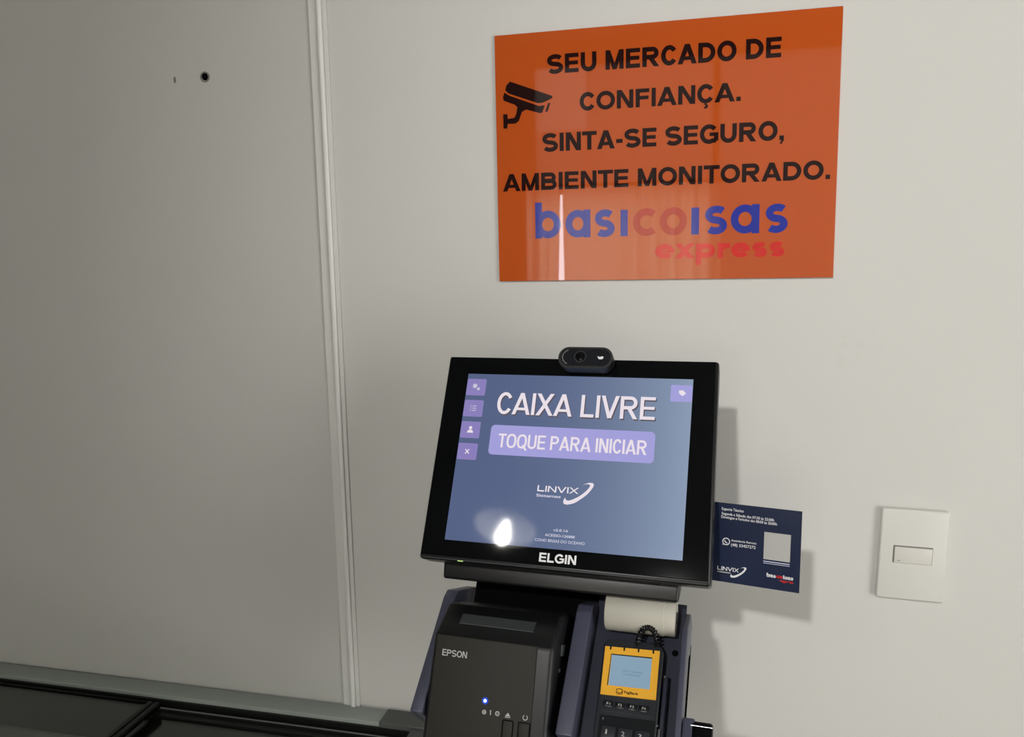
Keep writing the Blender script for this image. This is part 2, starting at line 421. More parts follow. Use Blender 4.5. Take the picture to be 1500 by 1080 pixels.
# joint profile between the two wall panels
bm = rbox(-501.5, -476, 0, 2850, 0, 3.5, 0.8, 2); tr1 = struct('trim_1', bm, M_strip)
bm = rbox(-488.5, -481.5, 0, 2850, 3.4, 8, 2.2, 3); finish(bm, 'bead', M_bead, WALL, tr1, True)
# plug holes of the left panel
bm = bmesh.new(); prism(bm, disc(-660, 1781, 5.2, 14), 0.05, 0.5); h = finish(bm, 'plug_hole', M_void, WALL, wb)
bm = bmesh.new(); ribbon(bm, disc(-660.5, 1780.5, 6.2, 16), 2.0, 0.1, 0.9, True); finish(bm, 'plug_rim', M_groove, WALL, wb)
bm = bmesh.new(); prism(bm, disc(-707.6, 1780, 1.9, 10, 4.5), 0.05, 0.3); finish(bm, 'filled_hole', M_groove, WALL, wb)
# ------------------------------------------------------------------ orange sign
sg = thing('wall_sign', 'glossy orange rectangular sign with black capitals and a security camera pictogram on the wall', 'sign', (-0.052, 0, 1.65))
fs = WALL
bm = rbox(-253, 148.5, 1500, 1800.5, 0.5, 4, 0.5, 2)
finish(bm, 'panel', M_orange, fs, sg)
W0 = 4.02
for s, u0, u1, vb, h in (('SEU MERCADO DE', -187.3, 84, 1750.6, 22.3), ('CONFIANÇA.', -147.7, 40.5, 1705, 21.2),
                         ('SINTA-SE SEGURO,', -194.4, 89.5, 1658.6, 21.8), ('AMBIENTE MONITORADO.', -245.6, 141, 1612.4, 21.2)):
    stroke_text('lettering', s, u0, u1, vb, h, W0, M_ink, fs, sg, t=0.232, thick=0.4)
cam_top = [(-238.9, 1740.5), (-234.3, 1745.1), (-181.1, 1724.6), (-181.5, 1722.2), (-193.1, 1717.6), (-199.1, 1717.2), (-236.1, 1731.0), (-240.2, 1735.2)]
cam_low = [(-241.4, 1732.4), (-235.4, 1728.4), (-197.7, 1713.6), (-190.9, 1714.3), (-194.0, 1705.9), (-196.3, 1705.0), (-214.3, 1710.7), (-219.7, 1708.1), (-223.7, 1697.6), (-228.3, 1694.6), (-237.9, 1694.8), (-238.8, 1689.0), (-243.4, 1689.3), (-243.5, 1706.6), (-238.1, 1706.3), (-237.8, 1700.5), (-229.0, 1701.5), (-226.6, 1706.4), (-225.3, 1714.2), (-228.7, 1717.3), (-242.4, 1722.8), (-243.4, 1726.8)]
cam_hood = [(-186.4, 1716.8), (-184.1, 1716.3), (-187.3, 1706.6), (-190.3, 1706.4)]
shape('camera_pictogram', [cam_top, cam_low, cam_hood], W0, W0+0.5, M_ink, fs, sg)
def glyph(bm, ch, u0, u1, v0, v1, th, w0, w1):
    t = th/2; w1b = w1+0.02
    if ch in 'bao':
        R = (v1-v0)/2 if ch != 'b' else 17.0
        rx = (u1-u0)/2 if ch == 'o' else (u1-u0-0.0)/2
        cx = (u0+u1)/2; cz = v0 + R
        ribbon(bm, arc(cx, cz, rx-t, R-t, 0, 360, 32)[:-1], th, w0, w1, True)
        if ch == 'b': prism(bm, [(u0, v0), (u0+th, v0), (u0+th, v1), (u0, v1)], w0, w1b)
        if ch == 'a': prism(bm, [(u1-th, v0), (u1, v0), (u1, v1), (u1-th, v1)], w0, w1b)
    elif ch == 'c':
        R = (v1-v0)/2; ribbon(bm, arc(u0+R, v0+R, R-t, R-t, 48, 312, 26), th, w0, w1)
    elif ch == 'i': prism(bm, [(u0, v0), (u1, v0), (u1, v1), (u0, v1)], w0, w1)
    elif ch == 's':
        cx = (u0+u1)/2; rx = (u1-u0)/2-t; H = (v1-v0-th)/4; cz = (v0+v1)/2
        th2 = th
        path = arc(cx+0.6, cz+H, rx, H, 40, 262, 16) + arc(cx-0.6, cz-H, rx, H, 82, -140, 16)
        ribbon(bm, path, th2*0.97, w0, w1)
for word, m in (([('b', -204.7, -172.5, 1553.0, 1597.2), ('a', -166.5, -135.4, 1553, 1586.8), ('s', -130.4, -104.6, 1552.6, 1586.4), ('i', -98.2, -89.6, 1553.3, 1585)], M_blue),
                ([('c', -83.3, -54.5, 1552.8, 1586.2), ('o', -51, -18.6, 1552.8, 1586.4)], M_red1),
                ([('i', -13.6, -4.6, 1553.3, 1585), ('s', 1.6, 28.6, 1552.6, 1586.6), ('a', 32, 64.5, 1553, 1586.8), ('s', 70.8, 97, 1552.6, 1586.6)], M_blue)):
    for ch, u0, u1, v0, v1 in word:
        bm = bmesh.new(); glyph(bm, ch, u0, u1, v0, v1, 8.6, W0, W0+0.35)
        finish(bm, 'logo_letter', m, fs, sg)

def low(bm, ch, u0, u1, v0, v1, th, w0, w1):
    t = th/2; R = (v1-v0)/2-t; rx = (u1-u0)/2-t; cx = (u0+u1)/2; cz = (v0+v1)/2
    if ch == 'e':
        ribbon(bm, arc(cx, cz, rx, R, 0, 322, 26), th, w0, w1); prism(bm, [(u0+t, cz-1.5), (u1-.2, cz-1.5), (u1-.2, cz+1.4), (u0+t, cz+1.4)], w0, w1+.02)
    elif ch == 'x':
        for a, b in ((u0, u1), (u1, u0)):
            g = th*.62; sg_ = 1 if a < b else -1
            prism(bm, [(a-g*0+ (0 if sg_ > 0 else -2*g), v0), (a + (2*g if sg_ > 0 else 0), v0), (b+(0 if sg_ > 0 else 2*g), v1), (b-(2*g if sg_ > 0 else 0), v1)], w0, w1+.01*(1+sg_))
    elif ch == 'p':
        ribbon(bm, arc(cx, cz, rx, R, 0, 360, 26)[:-1], th, w0, w1, True); prism(bm, [(u0, v0-8), (u0+th, v0-8), (u0+th, v1), (u0, v1)], w0, w1+.02)
    elif ch == 'r':
        prism(bm, [(u0, v0), (u0+th, v0), (u0+th, v1), (u0, v1)], w0, w1+.02); ribbon(bm, arc(u1+.5, v1-t-5, u1-u0-t, 5, 180, 88, 8), th*.95, w0, w1)
    elif ch == 's': 
        H = (v1-v0-th*.86)/4
        ribbon(bm, arc(cx, cz+H, rx, H, 30, 252, 14) + arc(cx, cz-H, rx, H, 72, -150, 14), th*.86, w0, w1)
for ch, u0, u1 in (('e', -56.5, -33.5), ('x', -32.5, -9.5), ('p', -7.8, 14.6), ('r', 17.6, 31), ('e', 33.2, 54.8), ('s', 57, 74.5), ('s', 76.6, 94)):
    bm = bmesh.new(); low(bm, ch, u0, u1, 1525, 1542.6, 6.3, W0, W0+0.35); finish(bm, 'logo_letter', M_red2, fs, sg)
# ------------------------------------------------------------------ light switch
FSW = Frame((0.2482, 0, 1.1697), 0, 0, radians(-1.4))
sw = thing('light_switch', 'white rectangular light switch plate with one small rocker, right of the kiosk', 'switch', (0.2482, 0, 1.1697))
bm = rbox(-37.2, 37.2, -56, 56, 0.2, 8, 2.4, 3); finish(bm, 'plate', M_plate, FSW, sw, True)
bm = bmesh.new(); prism(bm, rrect(-21.8, 21.4, -10.2, 11.6, 0.8), 8, 8.15); finish(bm, 'surround', M_groove, FSW, sw)
bm = rbox(-20.6, 20.6, -9.6, 10.2, 8, 10, 0.7, 2); finish(bm, 'rocker', M_key, FSW, sw, True)
bm = bmesh.new(); prism(bm, disc(-15.5, -6.6, 1.8, 10, 0.4), 10, 10.1); finish(bm, 'rocker_mark', M_groove, FSW, sw)

# ------------------------------------------------------------------ chest freezer (left, along the wall)
fz = thing('chest_freezer', 'low chest freezer with grey rim and sliding dark glass lids along the wall', 'freezer', (-1.1, -0.33, 0))
def fbox(name, x0, x1, y0, y1, z0, z1, m, r_=0, par=fz):
    return finish(rbox(x0*1000, x1*1000, z0*1000, z1*1000, -y1*1000, -y0*1000, r_), name, m, WALL, par, bool(r_))
X0, X1, Y0, Y1 = -1.95, -0.345, -0.66, -0.004
bm = bmesh.new()
for a in ((X0, X1, Y0, Y0+.05), (X0, X1, Y1-.03, Y1), (X0, X0+.05, Y0+.05, Y1-.03), (X1-.035, X1, Y0+.05, Y1-.03)):
    rbox(a[0]*1000, a[1]*1000, 60, 872, -a[3]*1000, -a[2]*1000, bm=bm)
rbox(X0*1000, X1*1000, 60, 110, -Y1*1000, -Y0*1000, bm=bm)
finish(bm, 'body', M_fbody, WALL, fz)
fbox('plinth', X0+.03, X1-.03, Y0+.03, Y1-.03, 0, .06, M_rubber)
fbox('rim', X0, -.432, -.036, Y1, .872, .887, M_rim, 1)
fbox('rim_corner', -.432, X1, -.038, Y1, .872, .8885, M_cap, 1)
fbox('rim', -.383, X1, Y0, -.038, .872, .886, M_cap, 1)
fbox('rim', X0, X0+.045, Y0, -.036, .872, .886, M_rim, 1)
fbox('rim', X0+.045, -.383, Y0, Y0+.045, .872, .886, M_rim, 1)
fbox('track', X0+.045, -.383, -.040, -.036, .80, .8805, M_rubber)
fbox('track_rail', -.785, -.383, -.0506, -.0498, .8745, .8762, M_alu)
fbox('track', -.785, -.383, -.052, -.040, .80, .873, M_rubber)
fbox('liner', X0+.045, -.383, -.046, -.0405, .11, .80, M_liner)
fbox('liner', X0+.055, -.39, Y0+.05, -.05, .112, .13, M_liner)
def lid(x0, x1, z, lab=None):
    g = fbox('glass_lid', x0, x1, Y0+.05, -.053, z-.004, z, M_glass)
    for nm, a in (('lid_frame', (x1-.019, x1-.011)), ('lid_frame', (x1-.008, x1))):
        fbox(nm, a[0], a[1], Y0+.05, -.053, z-.002, z+.004, M_rubber, 1, g)
    fbox('lid_frame', x0, x1, -.062 if x1 > -.5 else -.053, -.0525, z-.006, z+.003, M_rubber, 0, g)
    return g
lid(X0+.05, -.774, .882)
lid(-.80, -.386, .868)
# ------------------------------------------------------------------ checkout stand (console, column)
MO = (-0.134, -0.199, 1.32)
FM = Frame(MO, -0.06, 0.488)
FK = Frame((-0.1045, -0.2277, 1.1734), -0.06, 0.90)
st = thing('checkout_stand', 'slate grey sloping checkout console on a column, holding printer and card terminal', 'stand', (-0.13, -0.11, 0))
def cheek(u0, u1, name, vt=0.0):
    bm = bmesh.new()
    prism_u(bm, [(-129, 0), (-6+vt, 0), (4+vt, -4), (38, -58), (40, -150), (-112, -150)], u0, u1)
    bevel(bm, 1.6, 3)
    return finish(bm, name, M_slate, FK, st, True)
cheek(-162, -149, 'side_wall'); cheek(-16, 0, 'divider'); 
bm = bmesh.new(); prism_u(bm, [(-129, 0), (-24, 0), (-10, -3), (20, -31), (22, -58), (-12, -58), (-22, -38), (-129, -38)], 91, 96.5); bevel(bm, 1.4, 3)
finish(bm, 'side_wall', M_slate, FK, st, True)
finish(rbox(-112, 112, -176, -104, -96, -90, 2), 'back_plate', M_void, FM, st)
finish(rbox(-0.5, 91.5, -127, 30, -36, -32), 'bay_floor', M_slate2, FK, st)
finish(rbox(-149, 91, -111, 39, -150, -145), 'back_panel', M_void, FK, st)
finish(rbox(76, 80.5, -120, -55, -32, -14, 1.5), 'guide_rail', M_slate2, FK, st, True)
bm = bmesh.new(); prism(bm, disc(83.5, -23.5, 3.2, 16), -32, -31.4); finish(bm, 'screw_hole', M_void, FK, st)
bm = rbox(97, 108, -150, -92.5, -24, -10, 1.5); finish(bm, 'bracket', M_slate, FK, st, True)
bm = rbox(103, 124.5, -152, -94, -46, -10, 3); ob = finish(bm, 'bracket_cap', M_gloss, FK, st, True)
bm = rbox(104, 124, -99.4, -98.4, -12, -9.6, 0.3); finish(bm, 'cap_seam', M_steel, FK, ob)
FC0 = Frame((-0.13, -0.10, 0), -0.06, 0)
finish(rbox(-45, 45, 12, 1215, -25, 25, 4), 'column', M_black, FC0, st, True)
finish(rbox(-170, 170, 0, 12, -70, 200, 4), 'base_plate', M_black, FC0, st, True)
finish(rbox(-38, 38, -112, -76, -138, -74, 4), 'monitor_arm', M_black, FM, st, True)

# ------------------------------------------------------------------ touch monitor
mo = thing('touch_monitor', 'black touch monitor tilted back, lilac and white interface glowing on its screen', 'monitor', MO)
bm = rbox(-149, 149.5, -114, 113.5, -30, -1.2, 3.5, 4); finish(bm, 'housing', M_black, FM, mo, True)
bm = rbox(-147, 146.5, -109.5, 112, -1.2, 0, 0.5, 2); finish(bm, 'front_glass', M_gloss, FM, mo)
bm = rbox(-146, 146, -112.6, -111.6, -2, -0.6, 0.3, 2); finish(bm, 'lower_lip', M_grey, FM, mo)
bm = bmesh.new(); prism_u(bm, [(-100, -30.5), (-112, -30.5), (-130, -32), (-129, -38), (-117, -62), (-70, -72), (-50, -30.5)], -131, 118); bevel(bm, 3, 3)
finish(bm, 'rear_housing', M_black, FM, mo, True)
bm = bmesh.new(); prism(bm, rrect(-105.5, -99.5, -113.4, -112, 0.6), -1.2, -0.7); finish(bm, 'status_light', M_ledg, FM, mo)
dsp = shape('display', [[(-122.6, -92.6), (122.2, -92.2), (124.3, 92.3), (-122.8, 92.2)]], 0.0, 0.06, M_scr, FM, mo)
def dtext(s, u0, u1, vb, h, m=M_txt, bold=0.0, w=0.2, ref='E', **k): return text('screen_text', s, u0, u1, vb, h, w, m, FM, dsp, bold=bold, thick=0.05, ref=ref, **k)
stroke_text('screen_text', 'CAIXA LIVRE', -83.2, 88.4, 45.4, 24.6, 0.08, M_shadowtxt, FM, dsp, t=0.148, thick=0.02)
stroke_text('screen_text', 'CAIXA LIVRE', -84.4, 87.2, 46.9, 24.6, 0.16, M_txt, FM, dsp, t=0.148, thick=0.03)
shape('screen_button', [rrect(-87.6, 89, 1.2, 34.2, 4.5)], 0.08, 0.14, M_btn, FM, dsp)
stroke_text('screen_text', 'TOQUE PARA INICIAR', -78, 81.3, 9.5, 15.2, 0.16, M_txt, FM, dsp, t=0.15, thick=0.03)
for v0, v1 in ((66.9, 86.2), (42.4, 61.5), (18, 36.8), (-6, 12.2)):
    shape('screen_tile', [rrect(-122.4, -100.2, v0, v1, 1.6)], 0.08, 0.14, M_sbtn, FM, dsp)
shape('screen_tile', [rrect(102, 123.9, 67.6, 85.6, 1.2)], 0.08, 0.14, M_btn, FM, dsp)
def gear(cx, cz, R, n=8):
    out = []
    for i in range(n*4): out.append((cx + (R if i % 4 < 2 else R*0.78)*cos(2*pi*i/(n*4)), cz + (R if i % 4 < 2 else R*0.78)*sin(2*pi*i/(n*4))))
    return out
shape('tile_icon', [gear(-113, 78, 2.9), gear(-108.6, 74.6, 1.9, 6)], 0.16, 0.2, M_txt2, FM, dsp)
shape('tile_icon', [rrect(-115, -113.8, z, z+1, .3) for z in (49, 51.6, 54.2)] + [rrect(-112.6, -108, z, z+.9, .3) for z in (49, 51.6, 54.2)], 0.16, 0.2, M_txt2, FM, dsp)
shape('tile_icon', [disc(-111.3, 29.6, 1.9, 14), [(-114.8, 24), (-107.8, 24), (-108.4, 26.4), (-110, 27.4), (-112.6, 27.4), (-114.2, 26.4)]], 0.16, 0.2, M_txt, FM, dsp)
bm = bmesh.new(); ribbon(bm, [(-113.6, 0.6), (-109.4, 5.4)], 1.1, 0.16, 0.2); ribbon(bm, [(-113.6, 5.4), (-109.4, 0.6)], 1.1, 0.17, 0.21); finish(bm, 'tile_icon', M_txt, FM, dsp)
shape('tile_icon', [[(110.3, 79.8), (114.4, 80), (117.6, 76.8), (114.2, 73.6), (110.6, 76.4)]], 0.16, 0.2, M_txt, FM, dsp)
def swoosh(sx, ox, oz): return [(ox+sx*(x-1), oz+sx*(z+34)) for x, z in [(18.7, -25.6), (22.8, -23.4), (26, -22.6), (28.8, -22.8), (30.1, -24.2), (29.8, -26.6), (27.2, -30.9), (24.5, -34.4), (20.8, -37.9), (14.2, -43.0), (10.8, -45), (7.3, -46.1), (4, -46.7), (1.2, -46.3), (0.0, -44.8), (0.2, -42), (1.9, -39.2), (2, -41.2), (3.6, -42.4), (6, -42.4), (9.3, -41.2), (15.1, -38.0), (19, -35), (22.6, -31.6), (25.2, -28.4), (26.3, -26.2), (25.9, -24.6), (22.8, -24.1)]]
stroke_text('screen_text', 'LINVIX', -28.6, 15, -35, 6.3, 0.16, M_txt, FM, dsp, t=0.235, thick=0.03)
dtext('Sistemas', -29.2, -3, -40.6, 3.0, M_txt2, 0.03, ref='S')
shape('screen_logo', [swoosh(1, 1, -34)], 0.16, 0.22, M_txt, FM, dsp)
dtext('v2.0.16', -7.5, 7.9, -74.6, 2.6, M_txt2, 0.02, ref='0')
dtext('ACESSO-136888', -15.5, 15.4, -80.1, 2.6, M_txt2, 0.02)
dtext('COND BRISAS DO OCEANO', -25.4, 26.1, -85.8, 2.8, M_txt2, 0.01)
stroke_text('lettering', 'ELGIN', -19, 19, -105.9, 9.0, 0.02, M_white, FM, mo, t=0.22, thick=0.08)

# ------------------------------------------------------------------ webcam on the monitor's top edge
wc = thing('webcam', 'small rounded black webcam clipped on the top edge of the tilted monitor', 'webcam', FM.m @ P(13, 114, 0))
bm = bmesh.new(); prism(bm, rrect(-16.5, 42, 95, 119, 11.5, 10), 3, 19); bevel(bm, 2.8, 4, [e for e in bm.edges if abs(e.verts[0].co.y-e.verts[1].co.y) < 1e-6])
wbo = finish(bm, 'body', M_black, FM, wc, True)
bm = bmesh.new(); prism(bm, rrect(-13.6, 39.4, 97.6, 116.6, 9.3, 10), 18.9, 20.2); bevel(bm, 0.9, 3, [e for e in bm.edges if abs(e.verts[0].co.y-e.verts[1].co.y) < 1e-6])
finish(bm, 'face', M_pgloss, FM, wc, True)
bm = bmesh.new(); ribbon(bm, disc(7.4, 107.6, 6.2, 24), 1.2, 20.1, 20.8, True); ln = finish(bm, 'lens_ring', M_black, FM, wc)
bm = bmesh.new(); lathe(bm, [(.0048, 0), (.0046, .0006), (.003, .0014), (.0012, .0018)], Matrix.Translation(P(7.4, 107.6, 20.2)) @ Matrix.Rotation(radians(90), 4, 'X'), 24)
finish(bm, 'lens', M_gloss, FM, wc, True)
bm = bmesh.new(); prism(bm, [(25.6, 108.6), (28, 107.6), (31.6, 108.4), (32.6, 107), (31, 105), (27.4, 105.2)], 20.2, 20.35); finish(bm, 'badge', M_white, FM, wc)
bm = bmesh.new(); ribbon(bm, arc(-2.5, 107, 9.2, 8.4, 112, 248, 16), 1.1, 20.15, 20.6); finish(bm, 'edge_glint', M_steel, FM, wc)  # bright arc stands in for the gloss highlight on the left end
bm = bmesh.new(); rbox(2, 28, 113.7, 116.8, -34, 6, 1, bm=bm); rbox(2, 28, 92, 116.8, -36, -30.8, 1, bm=bm); finish(bm, 'clip', M_black, FM, wc)

# ------------------------------------------------------------------ navy card at the monitor's side
FCARD = Frame((0.05626, -0.19671, 1.23774), -0.20504, 0.06948)
ca = thing('info_card', 'small square navy blue card with white print sticking out right of the monitor', 'card', (0.05626, -0.19671, 1.23774))
finish(rbox(-42.5, 42.5, -41, 41, -1.2, 0, 0.2, 1), 'card', M_navy, FCARD, ca)
finish(rbox(-46, -42.5, -43, 41, -6, 1.5, 0.5, 2), 'clear_edge', M_clear, FCARD, ca, True)
bm = bmesh.new()
for mv, cv in ((30, 28), (-48, -26)): tube(bm, [FCARD.m.inverted() @ (FM.m @ P(143, mv, -33)), P(-44, cv, -4)], 0.0022, 8)
finish(bm, 'holder_arm', M_black, FCARD, ca, True)
def ctext(s, u0, u1, vb, h, slope=0, m=M_white, bold=0.02, ref='E'): return text('lettering', s, u0, u1, vb, h, 0.02, m, FCARD, ca, bold=bold, ref=ref, thick=0.06, slope=slope)
ctext('Suporte Técnico', -34.8, -13, 33.6, 2.9, -0.01)
ctext('Segunda a Sábado das 07:30 às 22:00h', -34.7, 16.5, 28.9, 2.7, -0.02)
ctext('Domingos e Feriados das 08:00 às 20:00h', -35, 19.4, 25.3, 2.7, -0.02)
bm = bmesh.new(); ribbon(bm, disc(-29.3, 1.5, 3.4, 20), 0.9, 0.02, 0.08, True); prism(bm, [(-32.9, -2.4), (-30.6, -1.8), (-32.2, 0.2)], 0.02, 0.08)
ribbon(bm, arc(-27.6, 3.2, 3.3, 3.3, 188, 262, 8), 1.0, 0.02, 0.08); finish(bm, 'phone_symbol', M_white, FCARD, ca)
ctext('Assistência Remota', -24.5, 0.4, 2.4, 2.1)
ctext('(48) 33457272', -24.4, -0.3, -2.6, 3.0, 0.01)
shape('blank_patch', [[(7.62, 16.4), (32.85, 16.4), (32.74, -11.3), (7.6, -11.3)]], 0.02, 0.06, M_silver, FCARD, ca)
shape('printed_rule', [[(7.6, -13), (32.6, -13), (32.6, -13.8), (7.6, -13.8)], [(7.6, -15), (32.6, -15), (32.6, -15.5), (7.6, -15.5)]], 0.02, 0.06, M_txt2, FCARD, ca)
stroke_text('lettering', 'LINVIX', -37.3, -15.9, -28.9, 4.0, 0.02, M_white, FCARD, ca, t=0.2, thick=0.05)
shape('printed_rule', [[(-37.3, -30.2), (-24, -30.2), (-24, -31.3), (-37.3, -31.3)]], 0.02, 0.06, M_silver, FCARD, ca)
shape('printed_logo', [swoosh(0.52, -23.6, -28.6)], 0.02, 0.08, M_white, FCARD, ca)
ctext('bas', 11.1, 20, -29, 3.0, 0, ref='a', bold=0.05); ctext('co', 20.4, 26.4, -29, 3.0, 0, M_red2, 0.05, 'a'); ctext('isas', 26.8, 36.5, -29, 3.0, 0, ref='a', bold=0.05)
ctext('express', 23.5, 36.6, -32.4, 2.0, 0, M_red2, 0.05, 'x')

# ------------------------------------------------------------------ receipt printer
QO = (-0.2521, -0.2881, 1.1604)
FQ = Frame(QO, -0.06, 0.42); FT = Frame(QO, -0.06, 1.20)
pr = thing('receipt_printer', 'boxy black receipt printer with dark olive front and blue light, in the left bay', 'printer', FQ.m @ P(60, -160, -40))
k = 1.013
bm = bmesh.new(); prism_u(bm, [(-160, -3), (0, -3), (30, -33), (32, -76), (-160, -76)], -4.5, 120); bevel(bm, 6, 5)
finish(bm, 'body', M_pbody, FQ, pr, True)
bm = rbox(0, 103.5, -158, 0, -6, 0, 1.6, 3); pf = finish(bm, 'front_panel', M_pface, FQ, pr, True)
bm = rbox(-1, 116, 2, 43, -6, -1.6, 1.2, 2); finish(bm, 'top_cover', M_black, FT, pr, True)
finish(rbox(17.5, 95, 17, 30, -1.8, -0.6, 0.4, 1), 'paper_slot_cover', M_grey, FT, pr)
stroke_text('lettering', 'EPSON', 8*k, 33.5*k, -19.4*k, 6.0, 0.02, M_silver, FQ, pr, t=0.17, thick=0.08)
shape('status_light', [disc(56.4*k, -54.5*k, 1.5, 14)], 0.1, 0.5, M_led, FQ, pr)
shape('light_surround', [disc(56.4*k, -54.5*k, 3.2, 18)], 0.02, 0.1, M_ledring, FQ, pr)
bm = bmesh.new()
ribbon(bm, disc(56.6*k, -64.4*k, 1.7, 14), 0.8, 0.02, 0.1, True); prism(bm, disc(56.6*k, -64.4*k, 0.8, 10), 0.02, 0.1)
finish(bm, 'front_symbol', M_silver, FQ, pr)
shape('front_symbol', [rrect(62.4*k, 63.3*k, -66.2*k, -61.8*k, 0.3), [(61.4*k, -63*k), (62.9*k, -61.6*k), (63.3*k, -62.4*k)]], 0.02, 0.1, M_silver, FQ, pr)
bm = bmesh.new(); ribbon(bm, disc(69.6*k, -64*k, 1.8, 14), 0.8, 0.02, 0.1, True); prism(bm, disc(69.6*k, -64*k, 0.6, 8), 0.02, 0.1); finish(bm, 'front_symbol', M_silver, FQ, pr)
shape('front_symbol', [[(77.2*k, -65*k), (82.4*k, -65*k), (79.8*k, -61.8*k)], [(77.2*k, -66.2*k), (82.4*k, -66.2*k), (82.4*k, -65.6*k), (77.2*k, -65.6*k)]], 0.02, 0.1, M_silver, FQ, pr)
bm = bmesh.new(); ribbon(bm, arc(96.7*k, -63.8*k, 2.1, 2.1, 120, 420, 18), 0.7, 0.02, 0.1); finish(bm, 'front_symbol', M_silver, FQ, pr)
bm = bmesh.new(); ribbon(bm, rrect(76.5, 86.8, -92, -69.4, 1), 1.0, 0.02, 0.06, True); finish(bm, 'button_gap', M_void, FQ, pr)
finish(rbox(77.2, 86, -91.4, -70.2, -0.5, 0.7, 0.4, 2), 'feed_button', M_pface, FQ, pr, True)
bm = bmesh.new(); ribbon(bm, rrect(92, 103.2, -84, -69.2, 1), 0.9, 0.02, 0.06, True); finish(bm, 'button_gap', M_void, FQ, pr)
finish(rbox(92.7, 102.4, -83.4, -69.9, -0.5, 0.6, 0.4, 2), 'power_button', M_pface, FQ, pr, True)
finish(rbox(119, 122, -9, 2, -44, -30, 1, 2), 'cover_latch', M_grey, FQ, pr, True)
finish(rbox(119, 121.4, -24, -20, -36, -28, .8, 2), 'cover_latch', M_grey, FQ, pr, True)

# ------------------------------------------------------------------ card terminal
te = thing('card_terminal', 'charcoal card payment terminal with yellow bezel and pale lcd, in the right bay', 'card terminal', FK.m @ P(44, -120, -32))
bm = bmesh.new(); prism(bm, [(18.4, -200), (74, -200), (74, -31), (68.5, -23.5), (18.5, -25.5), (14.6, -30)], -31.5, -12); bevel(bm, 2.2, 3); finish(bm, 'body', M_term, FK, te, True)
bz = [(16.8, -34.4), (70.6, -32.6), (71.2, -80.6), (18.6, -82.2)]
bzl = [(24.4, -42), (63.8, -41), (64.4, -71.6), (25, -72.8)]
bm = bmesh.new()
lo = [bm.verts.new(P(x, y, -12)) for x, y in bz]; hi = [bm.verts.new(P(x, y, -10.6)) for x, y in bz]
ih = [bm.verts.new(P(x, y, -10.6)) for x, y in bzl]; il = [bm.verts.new(P(x, y, -12)) for x, y in bzl]
for i in range(4):
    j = (i+1) % 4
    for a, b in ((lo, hi), (hi, ih), (ih, il), (il, lo)): bm.faces.new((a[i], a[j], b[j], b[i]))
finish(bm, 'bezel', M_yellow, FK, te)
shape('bezel_notch', [rrect(x-.8, x+.8, y-3.2, y+.4, .3) for x, y in ((22.5, -34.2), (36, -33.8), (50, -33.4), (64.5, -33))], -10.6, -10.4, M_termd, FK, te)
lc = shape('lcd', [bzl], -12, -11.5, M_lcd, FK, te)
bm = bmesh.new()
ribbon(bm, [(24.2, -73), (24, -41.8), (64.2, -40.6)], 0.9, -11.4, -10.5); finish(bm, 'lcd_rim', M_termd, FK, te)
text('lcd_text', 'USE O CARTAO', 37.2, 56, -57.4, 1.6, -11.45, M_lcdt, FK, lc, bold=0.0)
text('lcd_text', 'OU APROXIME', 37.5, 54, -60.6, 1.6, -11.45, M_lcdt, FK, lc, bold=0.0)
bm = bmesh.new(); ribbon(bm, rrect(33.6, 39.4, -80, -75, 1.6), 0.6, -10.6, -10.45, True); ribbon(bm, arc(36.5, -77.5, 2.2, 1.4, 200, 380, 8), 0.6, -10.6, -10.45); finish(bm, 'bezel_symbol', M_termd, FK, te)
text('bezel_lettering', 'PagBank', 41, 54.5, -78.6, 2.4, -10.6, M_termd, FK, te, bold=0.02, ref='P')
for i, s in enumerate(('F1', 'F2', 'F3', 'F4')):
    x = 22.4 + i*11.2
    kk = finish(rbox(x, x+9.6, -93.2, -87.2, -13, -10.9, 0.8, 2), 'function_key', M_termd, FK, te, True)
    text('key_lettering', s, x+3.2, x+6.8, -91.2, 2.4, -10.88, M_silver, FK, kk, bold=0.01)
finish(rbox(21.5, 71, -97.2, -96.4, -12.2, -11.4, .3, 1), 'ridge', M_grey, FK, te)
shape('keypad_recess', [[(20.8, -100.8), (72.6, -99.6), (72.8, -190), (22, -190)]], -12, -11.7, M_termd, FK, te)
for r0 in range(4):
    for i in range(3):
        x = 24 + i*15.6; v1 = -110.8 - r0*15
        kk = finish(rbox(x, x+13.6, v1-12.4, v1, -12, -9.6, 1.4, 2), 'number_key', M_term, FK, te, True)
        s = ('123456789', )[0][r0*3+i] if r0 < 3 else '*0#'[i]
        text('key_lettering', s, x+(4.2 if s == '1' else 3.4), x+(5.8 if s == '1' else 6.4), v1-7.6, 4.4, -9.58, M_silver, FK, kk, bold=0.005, ref='0')
finish(rbox(72.6, 74.6, -190, -33, -14, -11.2, .6, 2), 'side_edge', M_grey, FK, te, True)
for d_ in (disc(77.6, -57.5, 1.1, 10), disc(74.6, -104, 1.1, 10), disc(24.4, -104.5, 0.9, 10)): shape('bright_stud', [d_], -11.8, -10.6, M_steel, FK, te)
finish(rbox(75.4, 78.4, -122, -106, -13, -10.4, 1.3, 3), 'chrome_tab', M_steel, FK, te, True)
# coiled lead looping out of the terminal's head
bm = bmesh.new(); pts = []; N = 300
for i in range(N+1):
    t = i/N; a = pi*(1.08-1.16*t); c = Vector((58 + 9.4*cos(a), -26.5 + 13.5*sin(a), -12 + 9*sin(a)))
    rd = Vector((cos(a), sin(a)*1.2, 0)).normalized(); ph = t*2*pi*17
    q_ = c + 2.3*(cos(ph)*rd + sin(ph)*Vector((0, 0, 1)))
    pts.append(P(q_.x, q_.y, q_.z))
tube(bm, pts, 0.0011, 6); finish(bm, 'coiled_lead', M_black, FK, te, True)

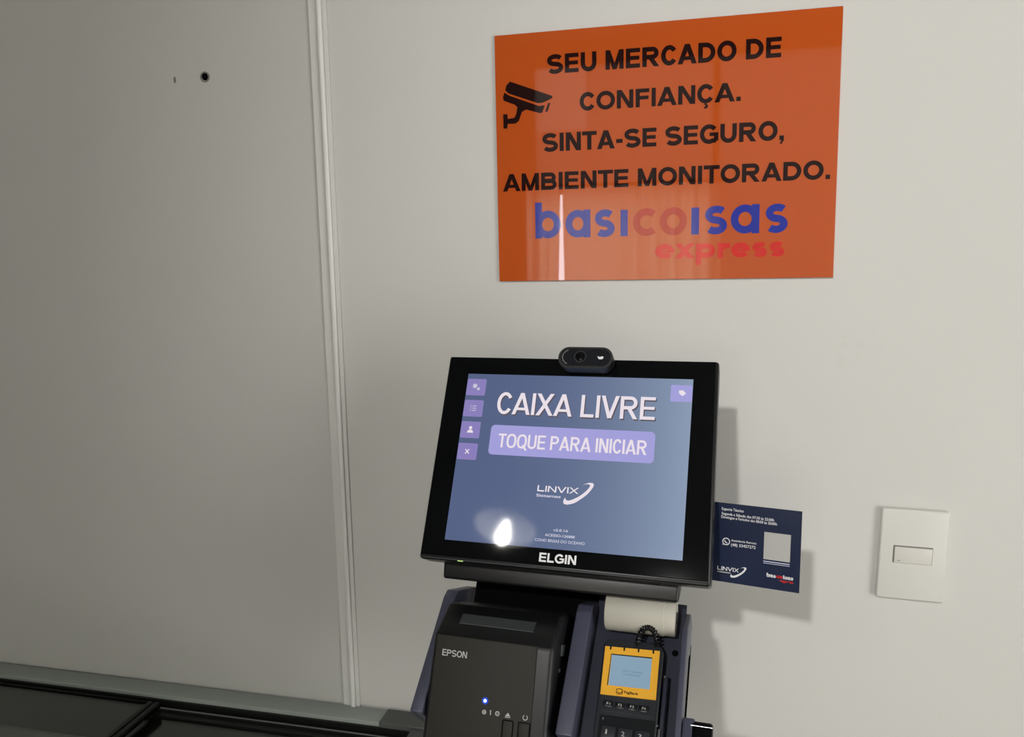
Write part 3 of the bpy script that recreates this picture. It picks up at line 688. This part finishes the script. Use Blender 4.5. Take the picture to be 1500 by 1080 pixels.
# ------------------------------------------------------------------ cream roll
ro = thing('paper_roll', 'cream white paper roll lying across the bay above the card terminal', 'paper roll', FK.m @ P(48, 0, -28))
Mr = Matrix.Translation(P(13.5, 4, -11)) @ Matrix.Rotation(radians(90), 4, 'Y')
bm = bmesh.new(); lathe(bm, [(.0060, 0), (.0185, 0), (.0192, .0012), (.0192, .0588), (.0186, .0594), (.0186, .0690), (.0178, .0702), (.006, .0702)], Mr, 48)
finish(bm, 'roll', M_paper, FK, ro, True)
bm = bmesh.new(); lathe(bm, [(.0058, -.001), (.0058, .0712)], Mr, 24); finish(bm, 'core', M_grey, FK, ro, True)

# ------------------------------------------------------------------ pendant lamp in the room (seen mirrored in the screen)
LX, LY, LZ = -0.932, -1.91, 2.468
pl = thing('pendant_lamp', 'hanging lamp with grey conical shade and bright white bulb, mirrored in the screen', 'lamp', (LX, LY, ZC))
T = Matrix.Translation((LX, LY, LZ))
FW0 = Frame((0, 0, 0)); ID = None
def mesh_at(bm, name, m, par, smooth=True):
    bmesh.ops.recalc_face_normals(bm, faces=bm.faces[:])
    return finish(bm, name, m, None, par, smooth)
M_shade = mat('lamp_shade_grey', (0.45, 0.45, 0.44, 1), rough=0.6)
M_bulb = mat('bulb_glow', (1, 1, 1, 1), emit=(1.0, 0.96, 0.88, 1), es=85)
bm = bmesh.new(); n = 32; rings = []
for rr, h in ((.022, .30), (.12, .02), (.118, .018), (.020, .296)):
    rings.append([bm.verts.new(T @ Vector((rr*cos(2*pi*i/n), rr*sin(2*pi*i/n), h))) for i in range(n)])
for i in range(4):
    a, b = rings[i], rings[(i+1) % 4]
    for j in range(n): bm.faces.new((a[j], a[(j+1) % n], b[(j+1) % n], b[j]))
mesh_at(bm, 'lamp_shade', M_shade, pl)
bm = bmesh.new(); lathe(bm, [(.010, .05), (.016, .03), (.026, -.01), (.028, -.025), (.022, -.045), (.010, -.055)], T, 24); mesh_at(bm, 'bulb', M_bulb, pl)
bm = bmesh.new(); tube(bm, [Vector((LX, LY, LZ+.05)), Vector((LX, LY, ZC))], 0.004, 8); mesh_at(bm, 'lamp_cord', M_black, pl)
bm = bmesh.new(); lathe(bm, [(.05, ZC-LZ-.025), (.055, ZC-LZ-.001)], T, 24); mesh_at(bm, 'ceiling_rose', M_shade, pl)
bpy.context.view_layer.update()
